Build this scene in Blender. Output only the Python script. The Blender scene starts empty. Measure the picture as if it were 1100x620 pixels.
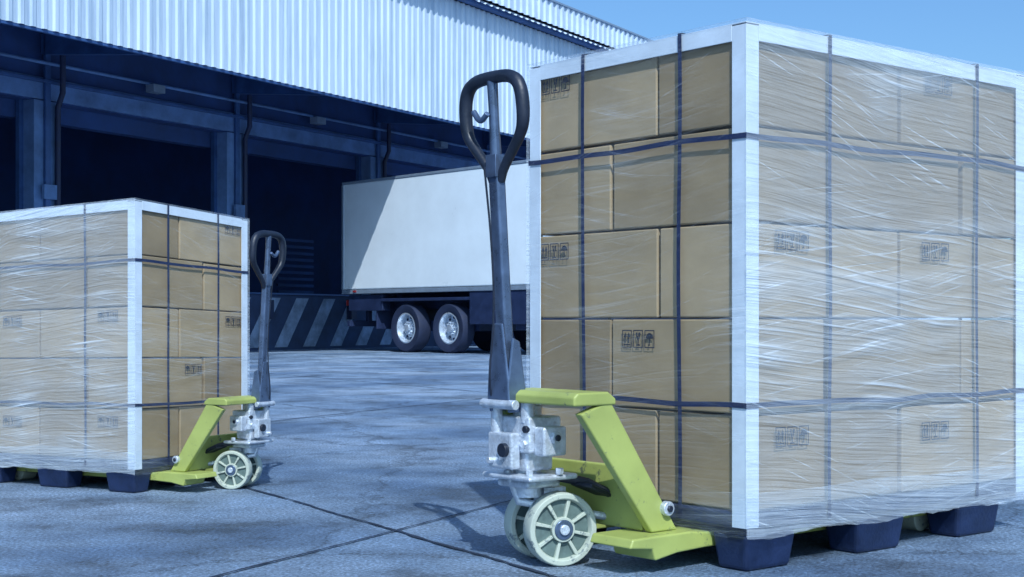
import bpy, math, random
from mathutils import Vector, Matrix, noise
random.seed(7)
F=1540.0; HZ=345.0; H=0.61
scene=bpy.context.scene
# ---------------------------------------------------------------- materials
def nt(name):
    m=bpy.data.materials.new(name); m.use_nodes=True
    n=m.node_tree; b=n.nodes['Principled BSDF']
    return m,n,b
def N(n,t,**k):
    x=n.nodes.new(t)
    for a,v in k.items():
        if a in x.inputs: x.inputs[a].default_value=v
        else: setattr(x,a,v)
    return x
def ramp(n,src,stops):
    r=n.nodes.new('ShaderNodeValToRGB'); e=r.color_ramp.elements
    while len(e)<len(stops): e.new(0.5)
    for i,(p,c) in enumerate(stops):
        e[i].position=p; e[i].color=(c[0],c[1],c[2],1) if not isinstance(c,float) else (c,c,c,1)
    n.links.new(src,r.inputs[0]); return r
def mat(name,c,rough=.5,metal=0,var=.15,scale=8,bump=0.0,bscale=60,coord='Object',stretch=(1,1,1),spec=.5):
    m,n,b=nt(name)
    tc=N(n,'ShaderNodeTexCoord'); mp=N(n,'ShaderNodeMapping'); mp.inputs['Scale'].default_value=stretch
    n.links.new(tc.outputs[coord],mp.inputs[0])
    no=N(n,'ShaderNodeTexNoise',Scale=scale,Detail=5.0,Roughness=.65); n.links.new(mp.outputs[0],no.inputs['Vector'])
    lo=[x*(1-var) for x in c]; hi=[min(1,x*(1+var)) for x in c]
    r=ramp(n,no.outputs['Fac'],[(.3,lo),(.7,hi)])
    n.links.new(r.outputs[0],b.inputs['Base Color'])
    r2=ramp(n,no.outputs['Fac'],[(.3,max(0.02,rough-.1)),(.7,min(1.,rough+.1))]); n.links.new(r2.outputs[0],b.inputs['Roughness'])
    b.inputs['Metallic'].default_value=metal
    b.inputs['Specular IOR Level'].default_value=spec
    if bump>0:
        n2=N(n,'ShaderNodeTexNoise',Scale=bscale,Detail=3.0); n.links.new(mp.outputs[0],n2.inputs['Vector'])
        bp=N(n,'ShaderNodeBump',Strength=bump,Distance=.01); n.links.new(n2.outputs['Fac'],bp.inputs['Height']); n.links.new(bp.outputs[0],b.inputs['Normal'])
    return m
def worn(name,c,c2,rough,thr=.66,scale=22):
    m,n,b=nt(name); tc=N(n,'ShaderNodeTexCoord')
    no=N(n,'ShaderNodeTexNoise',Scale=scale,Detail=7.0,Roughness=.75); n.links.new(tc.outputs['Object'],no.inputs['Vector'])
    n3=N(n,'ShaderNodeTexNoise',Scale=5.0,Detail=4.0); n.links.new(tc.outputs['Object'],n3.inputs['Vector'])
    r=ramp(n,n3.outputs['Fac'],[(.3,[x*.76 for x in c]),(.7,[x*1.12 for x in c])])
    f=ramp(n,no.outputs['Fac'],[(thr-.03,0.0),(thr+.02,.85)])
    mx=N(n,'ShaderNodeMixRGB'); n.links.new(f.outputs[0],mx.inputs[0]); n.links.new(r.outputs[0],mx.inputs[1]); mx.inputs[2].default_value=(*c2,1)
    n.links.new(mx.outputs[0],b.inputs['Base Color']); b.inputs['Roughness'].default_value=rough
    bp=N(n,'ShaderNodeBump',Strength=.15,Distance=.006); n.links.new(no.outputs['Fac'],bp.inputs['Height']); n.links.new(bp.outputs[0],b.inputs['Normal'])
    return m
M={}
M['yellow']=worn('jack_paint',(.41,.46,.125),(.10,.12,.09),.42,.635,24)
M['silver']=mat('cast_aluminium',(.62,.67,.74),.36,.45,.30,34,.3,130)
M['tiller']=mat('tiller_steel',(.12,.17,.27),.32,.6,.25,20)
M['rubber']=mat('black_rubber',(.012,.018,.035),.45,0,.3,20,.1,80)
M['nylon']=worn('wheel_nylon',(.54,.59,.50),(.14,.18,.2),.5,.58,26)
M['nylon_dark']=mat('wheel_recess',(.11,.16,.15),.6,0,.3,30)
M['plastic']=mat('pallet_plastic',(.010,.022,.07),.45,0,.3,14,.15,100)
M['strap']=mat('strap_plastic',(.008,.018,.07),.4,0,.2,40)
M['board']=mat('edge_board',(.68,.75,.82),.7,0,.12,7)
M['ink']=mat('print_ink',(.010,.012,.025),.7,0,.1,50)
M['trailer']=mat('trailer_paint',(.78,.86,.92),.35,0,.06,1.2,.03,2)
M['trailer_trim']=mat('trailer_trim',(.30,.38,.48),.4,.4,.1,6)
M['chassis']=mat('chassis_black',(.010,.022,.07),.6,0,.3,5)
M['tyre']=mat('tyre',(.012,.022,.06),.75,0,.2,9)
M['rim']=mat('rim_alloy',(.62,.70,.80),.35,.6,.15,12)
M['redlens']=mat('lamp_lens',(.30,.03,.03),.3)
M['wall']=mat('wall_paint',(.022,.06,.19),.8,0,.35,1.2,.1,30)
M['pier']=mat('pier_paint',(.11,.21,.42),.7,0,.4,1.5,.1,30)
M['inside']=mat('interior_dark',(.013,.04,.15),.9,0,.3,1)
M['steel']=mat('steel_beam',(.04,.10,.26),.5,.2,.3,3)
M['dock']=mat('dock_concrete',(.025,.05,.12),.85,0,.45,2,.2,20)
M['stripe']=mat('dock_stripe_paint',(.20,.28,.42),.8,0,.5,3)
M['joint']=mat('joint_sealant',(.014,.026,.055),.95,0,.5,3)
def clad():
    m,n,b=nt('corrugated_sheet')
    tc=N(n,'ShaderNodeTexCoord'); mp=N(n,'ShaderNodeMapping'); mp.inputs['Scale'].default_value=(3,1,.22)
    n.links.new(tc.outputs['Object'],mp.inputs[0])
    no=N(n,'ShaderNodeTexNoise',Scale=1.6,Detail=5.0,Roughness=.7); n.links.new(mp.outputs[0],no.inputs['Vector'])
    r=ramp(n,no.outputs['Fac'],[(.28,(.32,.42,.54)),(.5,(.50,.60,.71)),(.72,(.60,.69,.79))])
    n.links.new(r.outputs[0],b.inputs['Base Color']); b.inputs['Roughness'].default_value=.5
    return m
M['clad']=clad()
M['roof']=mat('roof_sheet',(.52,.62,.74),.5,.0,.14,2,0,10)
def cardboard():
    m,n,b=nt('cardboard')
    g=N(n,'ShaderNodeNewGeometry'); tc=N(n,'ShaderNodeTexCoord')
    r=ramp(n,g.outputs['Random Per Island'],[(0,(.28,.20,.11)),(.5,(.37,.27,.152)),(1,(.44,.325,.192))])
    mp=N(n,'ShaderNodeMapping'); mp.inputs['Scale'].default_value=(1,1,1.6); n.links.new(tc.outputs['Object'],mp.inputs[0])
    no=N(n,'ShaderNodeTexNoise',Scale=3.0,Detail=6.0,Roughness=.6); n.links.new(mp.outputs[0],no.inputs['Vector'])
    r2=ramp(n,no.outputs['Fac'],[(.3,.78),(.7,1.10)])
    mx=N(n,'ShaderNodeMixRGB',blend_type='MULTIPLY'); mx.inputs[0].default_value=1
    n.links.new(r.outputs[0],mx.inputs[1]); n.links.new(r2.outputs[0],mx.inputs[2]); n.links.new(mx.outputs[0],b.inputs['Base Color'])
    b.inputs['Roughness'].default_value=.8
    return m
M['card']=cardboard()
def film(name,base,gain,seed):  # transparent wrap with glare painted in as white streaks and patches
    m,n,b=nt(name)
    uv=N(n,'ShaderNodeUVMap')
    wn=N(n,'ShaderNodeTexNoise',Scale=1.3,Detail=1.0); n.links.new(uv.outputs[0],wn.inputs['Vector'])
    ad=N(n,'ShaderNodeVectorMath',operation='MULTIPLY_ADD'); n.links.new(wn.outputs['Color'],ad.inputs[0]); ad.inputs[1].default_value=(.10,.10,0); n.links.new(uv.outputs[0],ad.inputs[2])
    def glare_streak(ang,su,sv,stops,off,det=3.0):
        mp=N(n,'ShaderNodeMapping'); mp.vector_type='POINT'
        mp.inputs['Rotation'].default_value=(0,0,math.radians(ang)); mp.inputs['Location'].default_value=(off,off*.7,0)
        n.links.new(ad.outputs[0],mp.inputs[0])
        sc=N(n,'ShaderNodeVectorMath',operation='MULTIPLY'); n.links.new(mp.outputs[0],sc.inputs[0]); sc.inputs[1].default_value=(su,sv,1)
        no=N(n,'ShaderNodeTexNoise',Scale=1.0,Detail=det,Roughness=.6); n.links.new(sc.outputs[0],no.inputs['Vector'])
        return no,ramp(n,no.outputs['Fac'],stops)
    a1,r1=glare_streak(5,1.6,85,[(.56,0.0),(.67,.9)],0)
    a2,r2=glare_streak(-10,2.1,120,[(.58,0.0),(.69,1.0)],3.3)
    a3,r3=glare_streak(-3,.7,13,[(.40,0.0),(.74,.75)],7.1)
    a4,r4=glare_streak(19,3.0,130,[(.61,0.0),(.71,1.0)],11.)
    def add(x,y,op='MAXIMUM'):
        q=N(n,'ShaderNodeMath',operation=op); n.links.new(x,q.inputs[0])
        if isinstance(y,float): q.inputs[1].default_value=y
        else: n.links.new(y,q.inputs[1])
        return q.outputs[0]
    big=N(n,'ShaderNodeTexNoise',Scale=2.3,Detail=4.0); n.links.new(uv.outputs[0],big.inputs['Vector'])
    rb=ramp(n,big.outputs['Fac'],[(.42,.06),(.64,1.0)])
    rc=ramp(n,big.outputs['Fac'],[(.36,1.0),(.56,.12)])
    s=add(add(add(r1.outputs[0],r2.outputs[0]),rb.outputs[0],'MULTIPLY'),add(r4.outputs[0],rc.outputs[0],'MULTIPLY'))
    s=add(s,add(r3.outputs[0],rb.outputs[0],'MULTIPLY'),'ADD')
    fac=add(add(s,gain,'MULTIPLY'),base,'ADD')
    cl=N(n,'ShaderNodeClamp'); n.links.new(fac,cl.inputs[0]); cl.inputs[2].default_value=.92
    b.inputs['Base Color'].default_value=(.80,.89,.98,1); b.inputs['Roughness'].default_value=.14; b.inputs['Specular IOR Level'].default_value=1.0
    hs=add(a1.outputs['Fac'],a3.outputs['Fac'],'ADD')
    bp=N(n,'ShaderNodeBump',Strength=.8,Distance=.013); n.links.new(hs,bp.inputs['Height']); n.links.new(bp.outputs[0],b.inputs['Normal'])
    tr=N(n,'ShaderNodeBsdfTransparent'); tr.inputs[0].default_value=(.97,.985,1,1)
    mx=N(n,'ShaderNodeMixShader'); n.links.new(cl.outputs[0],mx.inputs[0]); n.links.new(tr.outputs[0],mx.inputs[1]); n.links.new(b.outputs[0],mx.inputs[2])
    n.links.new(mx.outputs[0],n.nodes['Material Output'].inputs[0])
    return m
M['film_low_glare']=film('stretch_film_low_glare',.02,.22,0)  # same film with little painted glare
M['film_high_glare']=film('stretch_film_high_glare',.21,.42,5)  # same film, whitened to paint the stronger reflected glare on these faces
def ground():
    m,n,b=nt('concrete_yard')
    tc=N(n,'ShaderNodeTexCoord')
    def no(s,d=4.0,r=.65):
        x=N(n,'ShaderNodeTexNoise',Scale=s,Detail=d,Roughness=r); n.links.new(tc.outputs['Object'],x.inputs['Vector']); return x
    a=no(.55,5.0,.6); c=no(1.7,9.0,.78); d=no(95.,4.0,.75)
    r=ramp(n,a.outputs['Fac'],[(.40,(.115,.185,.30)),(.50,(.21,.30,.43)),(.62,(.30,.39,.52))])
    r2=ramp(n,c.outputs['Fac'],[(.38,.42),(.47,.88),(.58,1.18),(.70,1.55)])
    r3=ramp(n,d.outputs['Fac'],[(.35,.38),(.5,1.),(.66,1.85)])
    vc=N(n,'ShaderNodeTexVoronoi',Scale=.42); vc.feature='DISTANCE_TO_EDGE'
    cw=N(n,'ShaderNodeVectorMath',operation='MULTIPLY_ADD'); n.links.new(c.outputs['Color'],cw.inputs[0]); cw.inputs[1].default_value=(.7,.7,0); n.links.new(tc.outputs['Object'],cw.inputs[2]); n.links.new(cw.outputs[0],vc.inputs['Vector'])
    r5=ramp(n,vc.outputs['Distance'],[(.0,.35),(.005,1.0)])
    x=r.outputs[0]
    for q in (r2,r3,r5):
        mx=N(n,'ShaderNodeMixRGB',blend_type='MULTIPLY'); mx.inputs[0].default_value=1
        n.links.new(x,mx.inputs[1]); n.links.new(q.outputs[0],mx.inputs[2]); x=mx.outputs[0]
    n.links.new(x,b.inputs['Base Color'])
    rr=ramp(n,c.outputs['Fac'],[(.3,.38),(.7,.75)]); n.links.new(rr.outputs[0],b.inputs['Roughness'])
    bp=N(n,'ShaderNodeBump',Strength=.9,Distance=.018); n.links.new(d.outputs['Fac'],bp.inputs['Height']); n.links.new(bp.outputs[0],b.inputs['Normal'])
    return m
M['ground']=ground()
# ---------------------------------------------------------------- mesh builder
class MB:
    def __init__(s): s.v=[]; s.f=[]; s.m=[]; s.mats=[]; s.uv={}
    def mi(s,k):
        if k not in s.mats: s.mats.append(k)
        return s.mats.index(k)
    def add(s,vs,fs,k):
        o=len(s.v); s.v+= [Vector(x) for x in vs]; i=s.mi(k)
        for f in fs: s.f.append([o+a for a in f]); s.m.append(i)
    def box(s,a,b,k,taper=0):
        x0,y0,z0=a; x1,y1,z1=b; t=taper
        vs=[(x0+t,y0+t,z0),(x1-t,y0+t,z0),(x1-t,y1-t,z0),(x0+t,y1-t,z0),(x0,y0,z1),(x1,y0,z1),(x1,y1,z1),(x0,y1,z1)]
        s.add(vs,[(0,3,2,1),(4,5,6,7),(0,1,5,4),(1,2,6,5),(2,3,7,6),(3,0,4,7)],k)
    def cyl(s,p0,p1,r0,k,r1=None,seg=24):
        p0=Vector(p0);p1=Vector(p1); r1=r0 if r1 is None else r1
        d=(p1-p0).normalized(); q=d.to_track_quat('Z','Y'); X=q@Vector((1,0,0)); Y=q@Vector((0,1,0))
        vs=[]
        for p,r in((p0,r0),(p1,r1)):
            for i in range(seg):
                t=2*math.pi*i/seg; vs.append(p+X*r*math.cos(t)+Y*r*math.sin(t))
        fs=[(i,(i+1)%seg,seg+(i+1)%seg,seg+i) for i in range(seg)]+[tuple(range(seg))[::-1],tuple(range(seg,2*seg))]
        s.add(vs,fs,k)
    def tube(s,pts,r,k,seg=12,closed=False):
        pts=[Vector(p) for p in pts]; n=len(pts); vs=[]
        rs=r if isinstance(r,list) else [r]*n
        ref=None
        for i,p in enumerate(pts):
            a=pts[(i-1)%n] if (closed or i>0) else p; b=pts[(i+1)%n] if (closed or i<n-1) else p
            d=(b-a).normalized()
            if ref is None: ref=d.orthogonal().normalized()
            ref=(ref-d*ref.dot(d)).normalized(); y=d.cross(ref)
            for j in range(seg):
                t=2*math.pi*j/seg; vs.append(p+ref*rs[i]*math.cos(t)+y*rs[i]*math.sin(t))
        fs=[]
        for i in range(n if closed else n-1):
            for j in range(seg):
                i2=(i+1)%n; fs.append((i*seg+j,i*seg+(j+1)%seg,i2*seg+(j+1)%seg,i2*seg+j))
        if not closed: fs+= [tuple(range(seg))[::-1],tuple(range((n-1)*seg,n*seg))]
        s.add(vs,fs,k)
    def prism(s,poly,O,U,V,W,th,k):
        O,U,V,W=map(Vector,(O,U,V,W)); n=len(poly)
        vs=[O+U*a+V*b for a,b in poly]+[O+U*a+V*b+W*th for a,b in poly]
        s.add(vs,[tuple(range(n))[::-1],tuple(range(n,2*n))]+[(i,(i+1)%n,n+(i+1)%n,n+i) for i in range(n)],k)
    def lathe(s,prof,P,axis,k,seg=40):
        P=Vector(P); d=Vector(axis).normalized(); q=d.to_track_quat('Z','Y'); X=q@Vector((1,0,0)); Y=q@Vector((0,1,0)); vs=[]
        for r,h in prof:
            for i in range(seg):
                t=2*math.pi*i/seg; vs.append(P+d*h+X*r*math.cos(t)+Y*r*math.sin(t))
        fs=[]
        for j in range(len(prof)-1):
            for i in range(seg): fs.append((j*seg+i,j*seg+(i+1)%seg,(j+1)*seg+(i+1)%seg,(j+1)*seg+i))
        s.add(vs,fs,k)
    def poly(s,pts,k): s.add(pts,[tuple(range(len(pts)))],k)
    def obj(s,name,parent=None,bevel=0,smooth=None,warp=None,recalc=True,seg=2):
        me=bpy.data.meshes.new(name); vs=[warp(v) if warp else v for v in s.v]
        me.from_pydata([tuple(v) for v in vs],[],s.f)
        for k in s.mats: me.materials.append(M[k])
        for p,i in zip(me.polygons,s.m): p.material_index=i
        if recalc:
            import bmesh
            bm=bmesh.new(); bm.from_mesh(me); bmesh.ops.recalc_face_normals(bm,faces=bm.faces); bm.to_mesh(me); bm.free()
        ob=bpy.data.objects.new(name,me); scene.collection.objects.link(ob)
        if parent: ob.parent=parent
        if smooth is not None:
            for p in me.polygons: p.use_smooth=True
            try: me.set_sharp_from_angle(angle=math.radians(smooth))
            except Exception: pass
        if bevel>0:
            bv=ob.modifiers.new('b','BEVEL'); bv.width=bevel; bv.segments=seg; bv.limit_method='ANGLE'; bv.angle_limit=math.radians(35)
        return ob
def empty(name,mtx):
    e=bpy.data.objects.new(name,None); scene.collection.objects.link(e); e.matrix_world=mtx; return e
def frame(C,a,b,sx,sy,sz):
    m=Matrix.Identity(4)
    m.col[0]=(a[0]*sx,a[1]*sx,0,0); m.col[1]=(b[0]*sy,b[1]*sy,0,0); m.col[2]=(0,0,sz,0); m.col[3]=(C[0],C[1],0,1)
    return m
# ---------------------------------------------------------------- pictogram labels
def label(mb,O,U,V,w=.036,gap=.006,order='agu'):
    O,U,V=Vector(O),Vector(U),Vector(V); h=w*1.3; ln=w*.08
    def P(x,y): return O+U*x+V*y
    def rect(x0,y0,x1,y1): mb.poly([P(x0,y0),P(x1,y0),P(x1,y1),P(x0,y1)],'ink')
    for i,ch in enumerate(order):
        x=i*(w+gap)
        rect(x,0,x+w,ln);rect(x,h-ln,x+w,h);rect(x,ln,x+ln,h-ln);rect(x+w-ln,ln,x+w,h-ln)
        def Q(a,b): return P(x+a*w,b*h)
        def pl(l): mb.poly([Q(*p) for p in l],'ink')
        if ch=='a':
            for c in(.32,.68):
                pl([(c-.06,.25),(c+.06,.25),(c+.06,.6),(c-.06,.6)]); pl([(c-.17,.6),(c+.17,.6),(c,.88)])
            pl([(.15,.13),(.85,.13),(.85,.2),(.15,.2)])
        elif ch=='g':
            pl([(.26,.86),(.46,.86),(.40,.70),(.53,.62),(.47,.40),(.33,.55)])
            pl([(.55,.86),(.74,.86),(.67,.55),(.53,.40),(.58,.62),(.48,.72)])
            pl([(.45,.2),(.55,.2),(.55,.44),(.45,.44)]); pl([(.3,.12),(.7,.12),(.7,.2),(.3,.2)])
        else:
            pl([(.5+.38*math.cos(math.pi*j/10),.52+.32*math.sin(math.pi*j/10)) for j in range(11)])
            pl([(.46,.2),(.54,.2),(.54,.52),(.46,.52)]); pl([(.36,.13),(.54,.13),(.54,.2),(.36,.2)])
# ---------------------------------------------------------------- wrapped stack
LA,LB=1.2,.8
def stack(C,a,b,sx,sy,sz,k,seed,hazyL=False,labsL=(),labsR=(),zc=(.404,1.058)):
    rnd=random.Random(seed)
    root=empty('stretch_wrapped_pallet_of_boxes',frame(C,a,b,sx,sy,sz))
    def warp(v):
        q=max(0,(v.z-.1))
        return Vector((v.x,v.y,v.z-q*k*(max(0,v.x)/LA+max(0,v.y)/LB)))
    z0,zt=.15,1.322; rh=(zt-z0)/5
    mb=MB()
    for r in range(5):
        ca=[0,.62,1.2] if r%2==0 else [0,.31,.90,1.2]
        cb=[0,.305,.8] if r%2==0 else [0,.48,.8]
        for i in range(len(ca)-1):
            for j in range(len(cb)-1):
                jx,jy=rnd.uniform(0,.006),rnd.uniform(0,.006); g=.0032
                mb.box((ca[i]+g+jx,cb[j]+g+jy,z0+r*rh+.0005),(ca[i+1]-g-rnd.uniform(0,.006),cb[j+1]-g-rnd.uniform(0,.006),z0+(r+1)*rh-.004-rnd.uniform(0,.003)),'card')
    mb.obj('cardboard_boxes',root,bevel=.0035,warp=warp)
    mb=MB()
    mb.box((-.0,-.0,.105),(LA,LB,.147),'plastic')
    mb.box((.01,.01,.09),(LA-.01,LB-.01,.105),'plastic')
    mb.obj('pallet_deck',root,bevel=.006)
    mb=MB()
    for x0,x1 in((.01,.195),(.44,.645),(.89,1.10)):
        for y0,y1 in((.005,.125),(.335,.465),(.675,.795)):
            mb.box((x0,y0,0),(x1,y1,.092),'plastic',taper=.012)
    mb.obj('pallet_feet',root,bevel=.012,seg=3)
    mb=MB(); o=.0065; t=.003; w=.046
    for x,y,sxx,syy in((0,0,1,1),(LA,0,-1,1),(0,LB,1,-1),(LA,LB,-1,-1)):
        X0=x-sxx*o;Y0=y-syy*o
        L=[(X0,Y0),(X0+sxx*w,Y0),(X0+sxx*w,Y0+syy*t),(X0+sxx*t,Y0+syy*t),(X0+sxx*t,Y0+syy*w),(X0,Y0+syy*w)]
        mb.prism(L,(0,0,.11),(1,0,0),(0,1,0),(0,0,1),1.215,'board')
    zt2=1.328; w2=w-.006
    for x in(-o-.0006,LA+o-t+.0006): mb.box((x,w2,zt2-.040),(x+t,LB-w2,zt2),'board')
    for y in(-o-.0006,LB+o-t+.0006): mb.box((w2,y,zt2-.040),(LA-w2,y+t,zt2),'board')
    mb.box((-o,-o,zt2),(.05,LB+o,zt2+.003),'board'); mb.box((LA-.05,-o,zt2),(LA+o,LB+o,zt2+.003),'board')
    mb.box((.052,-o,zt2+.0002),(LA-.052,.05,zt2+.0032),'board'); mb.box((.052,LB-.05,zt2+.0002),(LA-.052,LB+o,zt2+.0032),'board')
    mb.obj('edge_boards',root,warp=warp,bevel=.001)
    mb=MB(); so=.0095
    def strip(P,wd,k='strap'):
        vs=[];
        for p,d in P: vs+= [Vector(p)-Vector(d)*wd/2,Vector(p)+Vector(d)*wd/2]
        mb.add(vs,[(2*i,2*i+1,2*i+3,2*i+2) for i in range(len(P)-1)],k)
    sw=.013
    for z in zc:
        P=[];n=28
        lo,hi=-so,so
        ring=[((lo,lo),(LA+hi,lo)),((LA+hi,lo),(LA+hi,LB+hi)),((LA+hi,LB+hi),(lo,LB+hi)),((lo,LB+hi),(lo,lo))]
        for (p,q) in ring:
            for i in range(n):
                tt=i/n; x=p[0]+(q[0]-p[0])*tt; y=p[1]+(q[1]-p[1])*tt
                zz=z+.006*noise.noise(Vector((x*4,y*4,z*9+seed)))*1.5
                P.append(((x,y,zz),(0,0,1)))
        P.append(P[0]); strip(P,sw)
    for y in(.212,.574):
        P=[]
        pts=[(-so-.0012,.115),(-so-.0012,1.3345),(LA+so+.0012,1.3345),(LA+so+.0012,.115)]
        for (p,q) in zip(pts[:-1],pts[1:]):
            for i in range(21):
                tt=i/20; xx=p[0]+(q[0]-p[0])*tt; zz=p[1]+(q[1]-p[1])*tt
                P.append(((xx,y+.006*noise.noise(Vector((zz*2,y*20,seed))),zz),(0,1,0)))
        strip(P,sw)
    for x in(.304,.954):
        P=[]
        pts=[(-so-.0012,.115),(-so-.0012,1.3355),(LB+so+.0012,1.3355),(LB+so+.0012,.115)]
        for (p,q) in zip(pts[:-1],pts[1:]):
            for i in range(21):
                tt=i/20; yy=p[0]+(q[0]-p[0])*tt; zz=p[1]+(q[1]-p[1])*tt
                P.append(((x+.007*noise.noise(Vector((zz*2,x*20,seed))),yy,zz),(1,0,0)))
        strip(P,sw)
    mb.obj('straps',root,warp=warp,recalc=False)
    mb=MB()
    for bb,z in labsL: label(mb,(-.0022,bb,z),(0,-1,0),(0,0,1))
    for aa,z in labsR: label(mb,(aa,-.0022,z),(1,0,0),(0,0,1),w=.038)
    mb.obj('handling_symbols',root,warp=warp,recalc=False)
    def sheet(name,O,U,L,mk,nrm,nu,uo,zb=.092,zt=1.338,nv=60,rag=0):
        me=bpy.data.meshes.new(name); O,U,nrm=Vector(O),Vector(U),Vector(nrm)
        vs=[];uvs=[]
        for j in range(nv+1):
            for i in range(nu+1):
                u=L*i/nu; z=zb+(zt-zb)*j/nv
                if j==0: z+=.022*noise.noise(Vector((u*5+uo,seed,0)))+.004*noise.noise(Vector((u*30+uo,seed,0)))
                if rag and j==nv: z+=rag*noise.noise(Vector((u*3+uo,seed,4)))
                ed=min(1,min(i,nu-i)/3)
                d=.0015*noise.noise(Vector((u*5+uo,z*10,seed)))*ed
                if j<4 and not rag: d+= -.004*(4-j)*(.5+noise.noise(Vector((u*12+uo,0,seed))))*ed
                if rag: d=.0025
                vs.append(warp(O+U*u+Vector((0,0,z))+nrm*d)); uvs.append((u+uo,z))
        fs=[(j*(nu+1)+i,j*(nu+1)+i+1,(j+1)*(nu+1)+i+1,(j+1)*(nu+1)+i) for j in range(nv) for i in range(nu)]
        me.from_pydata([tuple(v) for v in vs],[],fs); me.materials.append(M[mk]); uvl=me.uv_layers.new(name='UVMap')
        for lp in me.loops: uvl.data[lp.index].uv=uvs[lp.vertex_index]
        for p in me.polygons: p.use_smooth=True
        ob=bpy.data.objects.new(name,me); scene.collection.objects.link(ob); ob.parent=root
    fo=.0135
    sheet('film',(-fo,-fo,0),(0,1,0),LB+2*fo,'film_low_glare',(-1,0,0),60,0+seed)
    sheet('film',(-fo,-fo,0),(1,0,0),LA+2*fo,'film_high_glare',(0,-1,0),90,3.+seed)
    sheet('film',(LA+fo,-fo,0),(0,1,0),LB+2*fo,'film_low_glare',(1,0,0),60,6.+seed)
    sheet('film',(-fo,LB+fo,0),(1,0,0),LA+2*fo,'film_high_glare',(0,1,0),90,9.+seed)
    sheet('film_foot_wrap',(-fo,-fo,0),(1,0,0),LA+2*fo,'film_high_glare',(0,-1,0),90,21.+seed,.088,.195,6,.03)
    sheet('film_foot_wrap',(-fo,LB+fo,0),(1,0,0),LA+2*fo,'film_high_glare',(0,1,0),90,27.+seed,.088,.195,6,.03)
    sheet('film_foot_wrap',(-fo,-fo,0),(0,1,0),LB+2*fo,'film_low_glare',(-1,0,0),60,24.+seed,.088,.195,6,.03)
    me=bpy.data.meshes.new('film_top')
    vs=[(-fo,-fo,1.3382),(LA+fo,-fo,1.3382),(LA+fo,LB+fo,1.3382),(-fo,LB+fo,1.3382)]
    me.from_pydata([tuple(warp(Vector(v))) for v in vs],[],[(0,1,2,3)]); me.materials.append(M['film_high_glare']); uvl=me.uv_layers.new(name='UVMap')
    for lp in me.loops: uvl.data[lp.index].uv=(vs[lp.vertex_index][0],vs[lp.vertex_index][1])
    ob=bpy.data.objects.new('film_top',me); scene.collection.objects.link(ob); ob.parent=root
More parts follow.
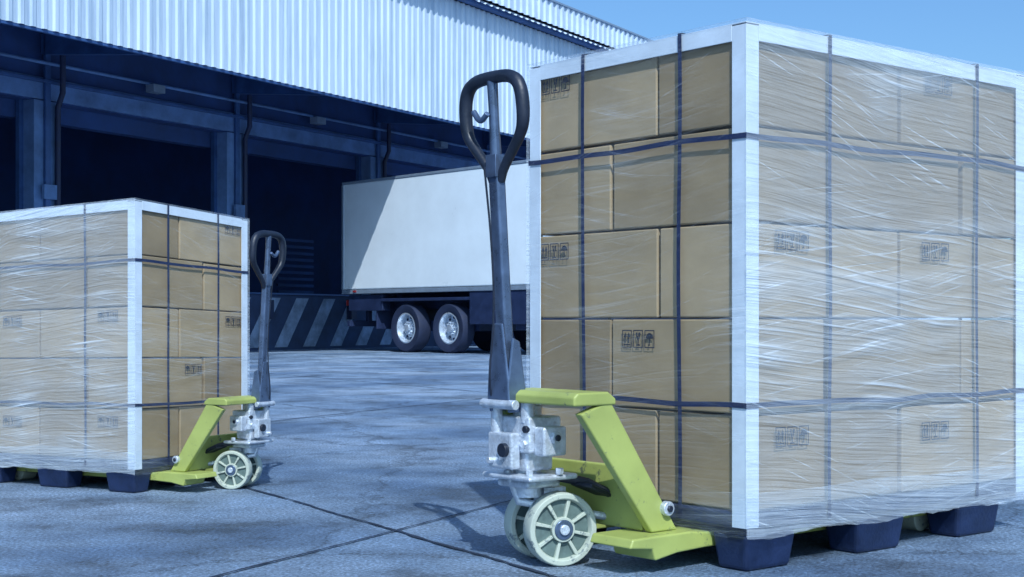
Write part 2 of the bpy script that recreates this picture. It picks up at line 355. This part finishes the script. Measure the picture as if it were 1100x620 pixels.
# ---------------------------------------------------------------- pallet jack
def jack(C,a,b,sx,sy,sz):
    root=empty('pallet_jack',frame(C,a,b,sx,sy,sz))
    mb=MB()
    for b0,b1,hx in((.13,.275,.025),(.525,.67,.09)):
        prof=[(-.285+hx,.070),(-.275+hx,.092),(-.05,.094),(.0,.088),(1.08,.088),(1.12,.07),(1.08,.05),(.0,.05),(-.10,.046),(-.175,.034),(-.185,.062)]
        mb.prism(prof,(0,b0,0),(1,0,0),(0,0,1),(0,1,0),b1-b0,'yellow')
    for t0,t1,bo in((.192,.218,(.172,.198)),(.475,.505,(.598,.628))):
        pts=[]
        for (bb0,bb1,row) in((t0,t1,[(-.360,.39),(-.265,.42)]),(bo[0],bo[1],[(-.145,.094),(-.058,.094)])):
            for x,z in row: pts+= [(x,bb0,z),(x,bb1,z)]
        mb.add(pts,[(0,1,3,2),(4,6,7,5),(0,4,5,1),(2,3,7,6),(0,2,6,4),(1,5,7,3)],'yellow')
    mb.prism([(-.385,.409),(-.385,.430),(-.372,.441),(-.275,.441),(-.250,.424),(-.250,.409)],(0,.188,0),(1,0,0),(0,0,1),(0,1,0),.29,'yellow')
    mb.box((-.150,.205,.095),(-.136,.598,.25),'yellow')
    mb.obj('fork_frame',root,bevel=.005,seg=3)
    mb=MB()
    for bb in(.168,.632):
        s=-1 if bb<.4 else 1
        mb.cyl((-.098,bb-s*.01,.150),(-.098,bb+s*.008,.150),.018,'silver'); mb.cyl((-.098,bb,.150),(-.098,bb+s*.014,.150),.009,'rubber',seg=6)
    for bb in(.2,.6):
        for aa in(.93,1.0): mb.cyl((aa,bb-.045,.037),(aa,bb+.045,.037),.036,'nylon')
    mb.obj('rollers_and_bolts',root,bevel=.002,smooth=40)
    pa,pb=-.315,.445
    mb=MB()
    mb.box((pa-.060,pb-.080,.285),(pa+.045,pb+.070,.375),'silver')
    mb.box((pa-.050,pb-.060,.240),(pa+.035,pb+.055,.290),'silver')
    mb.box((pa-.088,pb-.045,.245),(pa-.058,pb+.05,.335),'silver')
    mb.box((pa-.045,pb-.118,.28),(pa+.030,pb-.078,.352),'silver')
    mb.box((pa-.03,pb+.068,.30),(pa+.03,pb+.098,.36),'silver')
    mb.box((pa-.080,pb-.105,.218),(pa+.080,pb+.085,.232),'silver')
    mb.box((pa-.050,pb-.060,.196),(pa+.060,pb+.060,.214),'silver')
    mb.obj('pump_block',root,bevel=.007,seg=3)
    mb=MB()
    mb.cyl((pa,pb,.17),(pa,pb,.40),.036,'silver',seg=32)
    mb.cyl((pa-.045,pb-.055,.36),(pa-.045,pb-.055,.41),.017,'silver'); mb.cyl((pa-.07,pb+.035,.32),(pa-.07,pb+.035,.405),.015,'silver')
    mb.cyl((pa-.085,pb-.02,.293),(pa-.100,pb-.02,.293),.017,'rubber',seg=20); mb.cyl((pa-.085,pb+.03,.265),(pa-.102,pb+.03,.265),.009,'silver',seg=6)
    mb.cyl((pa-.01,pb-.112,.325),(pa-.01,pb-.128,.325),.016,'silver',seg=6); mb.cyl((pa-.01,pb-.126,.325),(pa-.01,pb-.133,.325),.008,'rubber',seg=12)
    mb.cyl((pa-.055,pb-.07,.345),(pa-.068,pb-.07,.345),.009,'rubber',seg=12); mb.cyl((pa-.05,pb-.06,.308),(pa-.066,pb-.06,.308),.011,'silver',seg=6)
    mb.cyl((pa+.02,pb-.10,.232),(pa+.02,pb-.10,.248),.011,'silver',seg=6); mb.cyl((pa-.06,pb-.08,.232),(pa-.06,pb-.08,.246),.010,'silver',seg=6)
    sp=[(pa-.035+.016*math.cos(t*.7),pb-.045+.016*math.sin(t*.7),.372+t*.0012) for t in range(54)]
    mb.tube(sp,.0028,'silver',6)
    mb.cyl((pa-.09,pb-.065,.405),(pa-.09,pb+.065,.405),.012,'silver')
    mb.obj('pump_details',root,bevel=.002,smooth=40)
    mb=MB()
    mb.tube([(pa+.05,pb-.05,.222),(pa+.12,pb-.09,.205),(pa+.19,pb-.13,.165)],[.013,.012,.011],'rubber')
    mb.prism([(-.02,-.040),(.08,-.028),(.08,.028),(-.02,.040)],(pa+.11,pb-.10,.190),(1,0,-.4),(0,1,0),(0,0,1),.010,'rubber')
    mb.tube([(pa-.05,pb+.02,.24),(pa-.03,pb,.16),(pa+.2,pb-.12,.11)],.010,'silver')
    mb.obj('pedal_and_linkage',root,bevel=.003,smooth=40)
    ax=Vector((-.30,-.954,0)).normalized(); wc=Vector((pa+.072,pb-.002,.092))
    mb=MB(); R=.092
    mb.cyl(wc-ax*.10,wc+ax*.10,.013,'silver')
    mb.prism([(-.03,-.035),(.03,-.035),(.03,.035),(-.03,.035)],wc,(ax.y,-ax.x,0),ax,(0,0,1),.10,'silver')
    for sgn in(-1,1):
        c=wc+ax*sgn*.066; w=.025
        pr=[(R*.80,-w*.7),(R*.84,-w),(R*.97,-w),(R,-w*.75),(R,w*.75),(R*.97,w),(R*.84,w),(R*.80,w*.7),(R*.78,0),(R*.80,-w*.7)]
        mb.lathe(pr,c,ax,'nylon')
        mb.cyl(c-ax*.010,c+ax*.010,R*.8,'nylon_dark',seg=40)
        mb.cyl(c-ax*w*.95,c+ax*w*.95,R*.34,'nylon',seg=32)
        mb.cyl(c-ax*w*1.1,c+ax*w*1.1,R*.27,'tiller',seg=32); mb.cyl(c-ax*w*1.3,c+ax*w*1.3,R*.12,'rubber',seg=24)
        X=Vector((ax.y,-ax.x,0)); Z=Vector((0,0,1))
        for i in range(8):
            t=2*math.pi*(i+.3)/8; r=X*math.cos(t)+Z*math.sin(t); q=-X*math.sin(t)+Z*math.cos(t)
            mb.prism([(R*.3,-.0035),(R*.82,-.005),(R*.82,.005),(R*.3,.0035)],c-ax*w*.75,r,q,ax,w*1.5,'nylon')
    mb.obj('steering_wheels',root,bevel=.0015,smooth=35)
    ta=pa-.065
    mb=MB()
    for s in(-1,1):
        mb.prism([(-.026,.385),(.036,.385),(.030,.43),(.010,.56),(-.014,.57),(-.028,.46)],(ta,pb+s*.036-.004,0),(1,0,0),(0,0,1),(0,1,0),.008,'tiller')
    mb.prism([(-.044,0),(.044,0),(.040,.06),(.016,.20),(-.016,.20),(-.040,.06)],(ta-.022,pb,.405),(0,1,0),(0,0,1),(-1,0,0),.008,'tiller')
    mb.obj('tiller_bracket',root,bevel=.004)
    mb=MB()
    p0=Vector((ta,pb,.46)); p1=Vector((ta-.030,pb+.004,.975))
    mb.prism([(-.014,-.019),(.014,-.019),(.014,.019),(-.014,.019)],p0,(1,0,0),(0,1,0),(p1-p0),1.0,'tiller')
    mb.obj('tiller_tube',root,bevel=.006,seg=3)
    mb=MB()
    def hp(l,z): return Vector((ta-.030-.06*(z-.975),pb+.004+l,z))
    half=[(.014,.955),(.028,.985),(.070,1.03),(.100,1.062),(.112,1.09),(.114,1.13),(.110,1.165),(.098,1.19),(.075,1.204),(.04,1.21)]
    loop=[hp(-l,z) for l,z in half]+[hp(l,z) for l,z in reversed(half)]
    rr=[.012,.012,.013,.014,.016,.017,.017,.017,.016,.016]
    def smooth(P,R_,it=2):
        for _ in range(it):
            Q=[P[0]];S=[R_[0]]
            for i in range(len(P)-1):
                Q+= [P[i].lerp(P[i+1],.25),P[i].lerp(P[i+1],.75)]; S+= [R_[i]*.75+R_[i+1]*.25,R_[i]*.25+R_[i+1]*.75]
            Q.append(P[-1]);S.append(R_[-1]); P,R_=Q,S
        return P,R_
    P,RR=smooth(loop,rr+rr[::-1]); mb.tube(P,RR,'rubber',14)
    P,RR=smooth([hp(0,.95),hp(0,1.03),hp(0,1.10),hp(.0,1.205)],[.014,.015,.012,.014]); mb.tube(P,RR,'tiller',12)
    P,RR=smooth([hp(0.0,1.12)+Vector((-.02,0,0)),hp(.03,1.10)+Vector((-.02,0,0)),hp(.055,1.13)+Vector((-.02,0,0))],[.007,.008,.008]); mb.tube(P,RR,'tiller',8)
    mb.box(tuple(hp(-.020,.965)-Vector((.020,0,0))),tuple(hp(.020,1.02)+Vector((.018,0,0))),'tiller')
    mb.obj('handle_grip',root,smooth=50,bevel=.001)
    mb=MB(); P,RR=smooth([hp(0,.99)+Vector((-.03,.01,0)),Vector((ta-.040,pb+.010,.8)),Vector((ta-.030,pb+.012,.62)),Vector((ta-.045,pb+.02,.45)),Vector((pa-.07,pb+.035,.39))],[.003]*5); mb.tube(P,RR,'rubber',6)
    mb.obj('control_cable',root,smooth=50)
aR=(.777,.629); bR=(-.629,.777); CR=(.563,3.45)
stack(CR,aR,bR,1,1,1,0,1,labsL=((.760,1.245),(.765,.78),(.43,.54)),labsR=((.105,.785),(.705,.775),(.705,.285),(.72,1.235),(.105,.30)))
jack(CR,aR,bR,1,1,1)
th=math.radians(61.4); s=.76
bL=(math.cos(th),math.sin(th)); aL=(-math.sin(th),math.cos(th)); CL=(-1.328,5.05)
stack(CL,aL,bL,s,s,.78,.035,4,labsL=((.755,1.245),(.760,.78),(.46,.54)),labsR=((.105,.785),(.735,.775),(.735,.285),(.105,.30)))
jack(CL,aL,bL,s,s,.765)
# ---------------------------------------------------------------- ground
mb=MB(); mb.add([(-400,-60,0),(400,-60,0),(400,900,0),(-400,900,0)],[(0,1,2,3)],'ground'); mb.obj('ground',None,recalc=False)
mb=MB()
def gp(x,y):
    D=H*F/(y-HZ); return Vector(((x-550)/F*D,D,.004))
def joint(p,ang,l0,l1,w):
    d=Vector((math.sin(ang),math.cos(ang),0)); q=Vector((d.y,-d.x,0)); n=int((l1-l0)/.04); vs=[]
    for i in range(n+1):
        t=l0+(l1-l0)*i/n; c=p+d*t; c=c+q*(.010*noise.noise(c*3)+.004*noise.noise(c*17))
        ww=w*(1+.9*noise.noise(c*14)); vs+= [c-q*ww/2,c+q*ww/2]
    mb.add(vs,[(2*i,2*i+1,2*i+3,2*i+2) for i in range(n)],'joint')
X0=gp(425,571); A=math.radians(-30.3); B=math.radians(26)
joint(X0,A,-3,18,.012)
dA=Vector((math.sin(A),math.cos(A),0)); dB=Vector((math.sin(B),math.cos(B),0))
joint(X0+Vector((0,0,.0005)),B,-3,30,.010)
for kk in(3.6,8.2,14,21): joint(X0+dA*kk+Vector((0,0,.0005)),B,-9,40,.016)
for kk in(5,11,18): joint(X0+dB*kk,A,-3,25,.016)
o=mb.obj('ground_expansion_joints',None,recalc=False)
# ---------------------------------------------------------------- warehouse
u=Vector((.5,.8660254,0)); nn=Vector((.8660254,-.5,0)); A0=Vector((-4.43,31,0))
mw=Matrix.Identity(4); mw.col[0]=(*u,0); mw.col[1]=(*nn,0); mw.col[3]=(*A0,1)
W=empty('warehouse_building',mw)
T0,T1=-36.,46.
per=4.9; DK=1.2; HD=4.4
mb=MB(); mp=MB()
ts=[]; t=-2.38-per*7
while t<T1: ts.append(t); t+=per
for t in ts: mp.box((t-.26,-.30,DK),(t+.26,.06,HD),'pier'); mp.box((t-.06,.06,DK),(t+.06,.12,5.9),'steel')
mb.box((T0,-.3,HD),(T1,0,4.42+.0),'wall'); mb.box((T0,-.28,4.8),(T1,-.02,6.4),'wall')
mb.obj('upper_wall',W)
mp.box((T0,-.29,4.421),(T1,.05,4.80),'pier')
mp.box((T0,.05,4.70),(T1,.14,4.76),'steel')
mp.obj('piers_and_lintel',W,bevel=.01)
mb=MB()
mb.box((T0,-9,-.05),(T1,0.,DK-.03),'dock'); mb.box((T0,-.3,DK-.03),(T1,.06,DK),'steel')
mb.obj('loading_dock',W)
mb=MB()
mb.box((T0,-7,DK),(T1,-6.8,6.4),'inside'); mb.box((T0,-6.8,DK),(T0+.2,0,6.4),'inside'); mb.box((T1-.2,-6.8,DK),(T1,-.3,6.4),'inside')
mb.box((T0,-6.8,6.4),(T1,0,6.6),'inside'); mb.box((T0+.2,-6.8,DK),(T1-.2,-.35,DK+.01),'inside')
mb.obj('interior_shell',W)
mb=MB()
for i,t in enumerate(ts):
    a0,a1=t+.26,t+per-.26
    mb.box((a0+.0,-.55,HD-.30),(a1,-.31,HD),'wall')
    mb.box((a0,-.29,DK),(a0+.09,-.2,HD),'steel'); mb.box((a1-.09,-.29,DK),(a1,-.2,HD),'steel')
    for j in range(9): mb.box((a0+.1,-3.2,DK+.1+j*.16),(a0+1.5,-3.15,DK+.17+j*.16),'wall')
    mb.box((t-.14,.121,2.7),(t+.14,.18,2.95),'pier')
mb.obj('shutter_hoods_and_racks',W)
mb=MB(); x=-22.
while x<12:
    if x+1.2<5: mb.prism([(x,.06),(x+.42,.06),(x+1.15,1.10),(x+.73,1.10)],(0,.003,0),(1,0,0),(0,0,1),(0,1,0),.004,'stripe')
    x+=.95
for t in ts:
    for q in(.9,per-1.1): mb.box((t+q,.01,.65),(t+q+.2,.14,1.05),'chassis')
mb.obj('dock_stripes_and_bumpers',W)
Q=4.0
def corr(mb,x0,x1,y,z0,z1,y1=None,pitch=.2,dep=.03,k='clad'):
    y1=y if y1 is None else y1; vs=[];x=x0;row=[]
    while x<x1:
        for dx,dd in((0,0),(.09,0),(.115,dep),(.175,dep)): row.append((x+dx*pitch/.2,dd))
        x+=pitch
    for a,d in row: vs+= [(a,y+d,z0),(a,y1+d,z1)]
    mb.add(vs,[(2*i,2*i+2,2*i+3,2*i+1) for i in range(len(row)-1)],k)
mb=MB()
corr(mb,T0,T1,Q,4.6,7.02)
mb.obj('corrugated_cladding',W,recalc=False)
mb=MB()
vs=[];x=T0;row=[]
while x<T1:
    for dx,dd in((0,0),(.1,0),(.13,.03),(.22,.03)): row.append((x+dx,dd))
    x+=.25
for a_,d in row: vs+= [(a_,Q+.30,7.05+d),(a_,Q-.1,7.25+d),(a_,-9,10.)]
mb.add(vs,[(3*i,3*i+3,3*i+4,3*i+1) for i in range(len(row)-1)],'roof')
mb.add([(T0,Q+.2,7.6),(T1,Q+.2,7.6),(T1,-9,8.6),(T0,-9,8.6)],[(0,1,2,3)],'roof')
corr(mb,T0,T1,Q+.26,7.16,7.66,pitch=.26,dep=.04,k='roof')
mb.obj('roof_sheets',W,recalc=False)
mb=MB()
mb.box((T0,Q+.06,7.02),(T1,Q+.22,7.10),'steel'); mb.box((T0,Q-.06,4.56),(T1,Q-.005,4.68),'steel'); 
mb.box((T0,Q-.2,4.75),(T1,Q-.06,4.95),'steel')
mb.box((T0,Q+.255,7.66),(T1,Q+.32,7.70),'trailer_trim')
mb.obj('canopy_edge_trim',W)
mb=MB()
mb.box((T0,0.0,6.2),(T1,Q-.01,6.25),'wall')
for t in ts:
    mb.prism([(0,5.2),(0,5.55),(Q-.2,5.05),(Q-.2,4.85)],(t-.06,0,0),(0,1,0),(0,0,1),(1,0,0),.12,'steel')
for y in(1.0,2.2,3.2): mb.box((T0,y,5.75-.12*y),(T1,y+.08,5.9-.12*y),'steel')
mb.obj('canopy_frame',W)
mb=MB()
for t in ts:
    mb.tube([(t+.2,.13,DK),(t+.2,.13,4.3),(t+.2,.25,4.55),(t+.2,.25,5.2)],.05,'chassis',10)
    mb.box((t+2.3,.14,4.86),(t+2.6,.34,5.0),'trailer_trim')
mb.tube([(T0,.2,5.02),(T1,.2,5.02)],.03,'pier',8)
mb.obj('downpipes_and_conduit',W,smooth=40)
mb=MB(); mb.box((T1-.05,-9,0),(T1,Q,7.3),'clad'); mb.box((T0,-9,0),(T0+.05,Q,7.3),'clad'); mb.box((T0,-9.05,0),(T1,-9,8.6),'clad'); mb.obj('end_walls',W)
# ---------------------------------------------------------------- semi trailer
r=Vector((-.667,.745,0)).normalized(); nr=Vector((-.745,-.667,0)).normalized()
P0=Vector((-2.13,28,0))
mt=Matrix.Identity(4); fw=-r; mt.col[0]=(*fw,0); mt.col[1]=(*nr,0); mt.col[3]=(*P0,1)
Tm=empty('semi_trailer',mt)
xr=-2.04; xf=10.; zb,zt=1.165,3.46
mb=MB(); mb.box((xr,-2.45,zb+.09),(xf,0,zt-.05),'trailer'); mb.obj('cargo_box',Tm,bevel=.02)
mb=MB()
mb.box((xr-.01,-2.46,zb),(xf+.01,.012,zb+.08),'trailer_trim'); mb.box((xr-.01,-2.46,zt-.05),(xf+.01,.012,zt),'trailer_trim')
mb.box((xr-.015,-.06,zb+.08),(xr+.05,.014,zt-.05),'trailer_trim')
mb.box((xr-.03,-1.24,zb+.1),(xr,-1.2,zt-.06),'trailer_trim')
for y in(-.9,-.4,-1.6,-2.1): mb.cyl((xr-.04,y,zb+.1),(xr-.04,y,zt-.1),.02,'trailer_trim')
mb.obj('rails_and_doors',Tm,bevel=.006)
mb=MB()
mb.box((xr+.2,-1.9,.85),(xf,-1.75,zb),'chassis'); mb.box((xr+.2,-.70,.85),(xf,-.55,zb),'chassis')
mb.box((xr+.02,-2.35,.5),(xr+.12,-.1,.62),'chassis'); mb.box((xr+.05,-1.9,.6),(xr+.15,-1.8,1.1),'chassis'); mb.box((xr+.05,-.65,.6),(xr+.15,-.55,1.1),'chassis')
mb.box((xr+1.05,-2.4,.45),(xr+1.08,-.08,1.12),'chassis')
mb.box((xr+.15,-.25,.82),(xr+1.3,-.05,1.14),'chassis')
mb.box((-.75,-.5,1.0),(2.1,-.02,1.06),'chassis')
mb.box((2.0,-.04,.55),(7,-.01,1.16),'chassis')
mb.box((3.2,-.6,.45),(4.4,-.08,1.0),'chassis')
mb.box((7.2,-.5,.02),(7.35,-.35,1.1),'chassis')
mb.box((xr+1.2,-2.3,.42),(1.9,-.35,.62),'chassis')
mb.obj('chassis',Tm,bevel=.01)
mb=MB()
for x in(xr-.005,):
    mb.box((x-.03,-.45,.93),(x,-.12,1.05),'redlens'); mb.box((x-.03,-2.3,.93),(x,-1.97,1.05),'redlens')
for x in(xr+.4,3.,6.): mb.box((x,.012,zb+.03),(x+.1,.03,zb+.07),'redlens')
mb.obj('lamps',Tm)
mb=MB(); R=.475
for x in(0.,1.32):
    for yy,sg in((-.05,1),(-2.4,-1)):
        c=Vector((x,yy-sg*.15,R)); ax=Vector((0,sg,0)); w=.15
        mb.lathe([(.29,-w),(R*.93,-w),(R,-w*.7),(R,w*.7),(R*.94,w),(.32,w*.95),(.29,w*.8)],c,ax,'tyre',48)
        mb.lathe([(.30,w*.86),(.275,w*.9),(.25,w*.45),(.235,-.02),(.16,.0),(.14,.06),(.075,.07),(.07,.12),(.0,.125)],c,ax,'rim',48)
        for i in range(10):
            t=2*math.pi*i/10; p=c+Vector((math.cos(t)*.115,0,math.sin(t)*.115)); mb.cyl(p+ax*.03,p+ax*.10,.014,'rim',seg=6)
            p=c+Vector((math.cos(t+.3)*.20,0,math.sin(t+.3)*.20)); mb.cyl(p-ax*.03,p+ax*.003,.026,'chassis',seg=12)
        mb.cyl(c-ax*w,c-ax*(w-.02),.3,'chassis')
mb.obj('wheels',Tm,smooth=35)
# ---------------------------------------------------------------- light
w=bpy.data.worlds.new('World'); scene.world=w; w.use_nodes=True; n=w.node_tree; bg=n.nodes['Background']
sk=n.nodes.new('ShaderNodeTexSky'); sk.sky_type='NISHITA'; sk.sun_disc=False; sk.sun_elevation=math.radians(44.6); sk.sun_rotation=math.radians(170); sk.dust_density=1.8
mx=n.nodes.new('ShaderNodeMixRGB'); mx.blend_type='MULTIPLY'; mx.inputs[0].default_value=1; mx.inputs[2].default_value=(.56,.87,1.18,1)
n.links.new(sk.outputs[0],mx.inputs[1]); n.links.new(mx.outputs[0],bg.inputs[0]); bg.inputs[1].default_value=.14
sd=Vector((.12,-.7,.7)).normalized()
L=bpy.data.lights.new('sun','SUN'); L.energy=4.0; L.angle=math.radians(.5); L.color=(.87,.95,1.0)
lo=bpy.data.objects.new('sun',L); scene.collection.objects.link(lo); lo.rotation_euler=(-sd).to_track_quat('-Z','Y').to_euler(); lo.location=(0,-5,12)
# ---------------------------------------------------------------- camera
cd=bpy.data.cameras.new('camera'); cam=bpy.data.objects.new('camera',cd); scene.collection.objects.link(cam)
cam.location=(0,0,H); cam.rotation_euler=(math.radians(90),0,0); cd.sensor_width=36; cd.lens=F/1100*36; cd.shift_y=35/1100; cd.clip_end=2000; cd.clip_start=.05
scene.camera=cam
scene.view_settings.view_transform='Standard'; scene.view_settings.look='None'; scene.view_settings.exposure=0
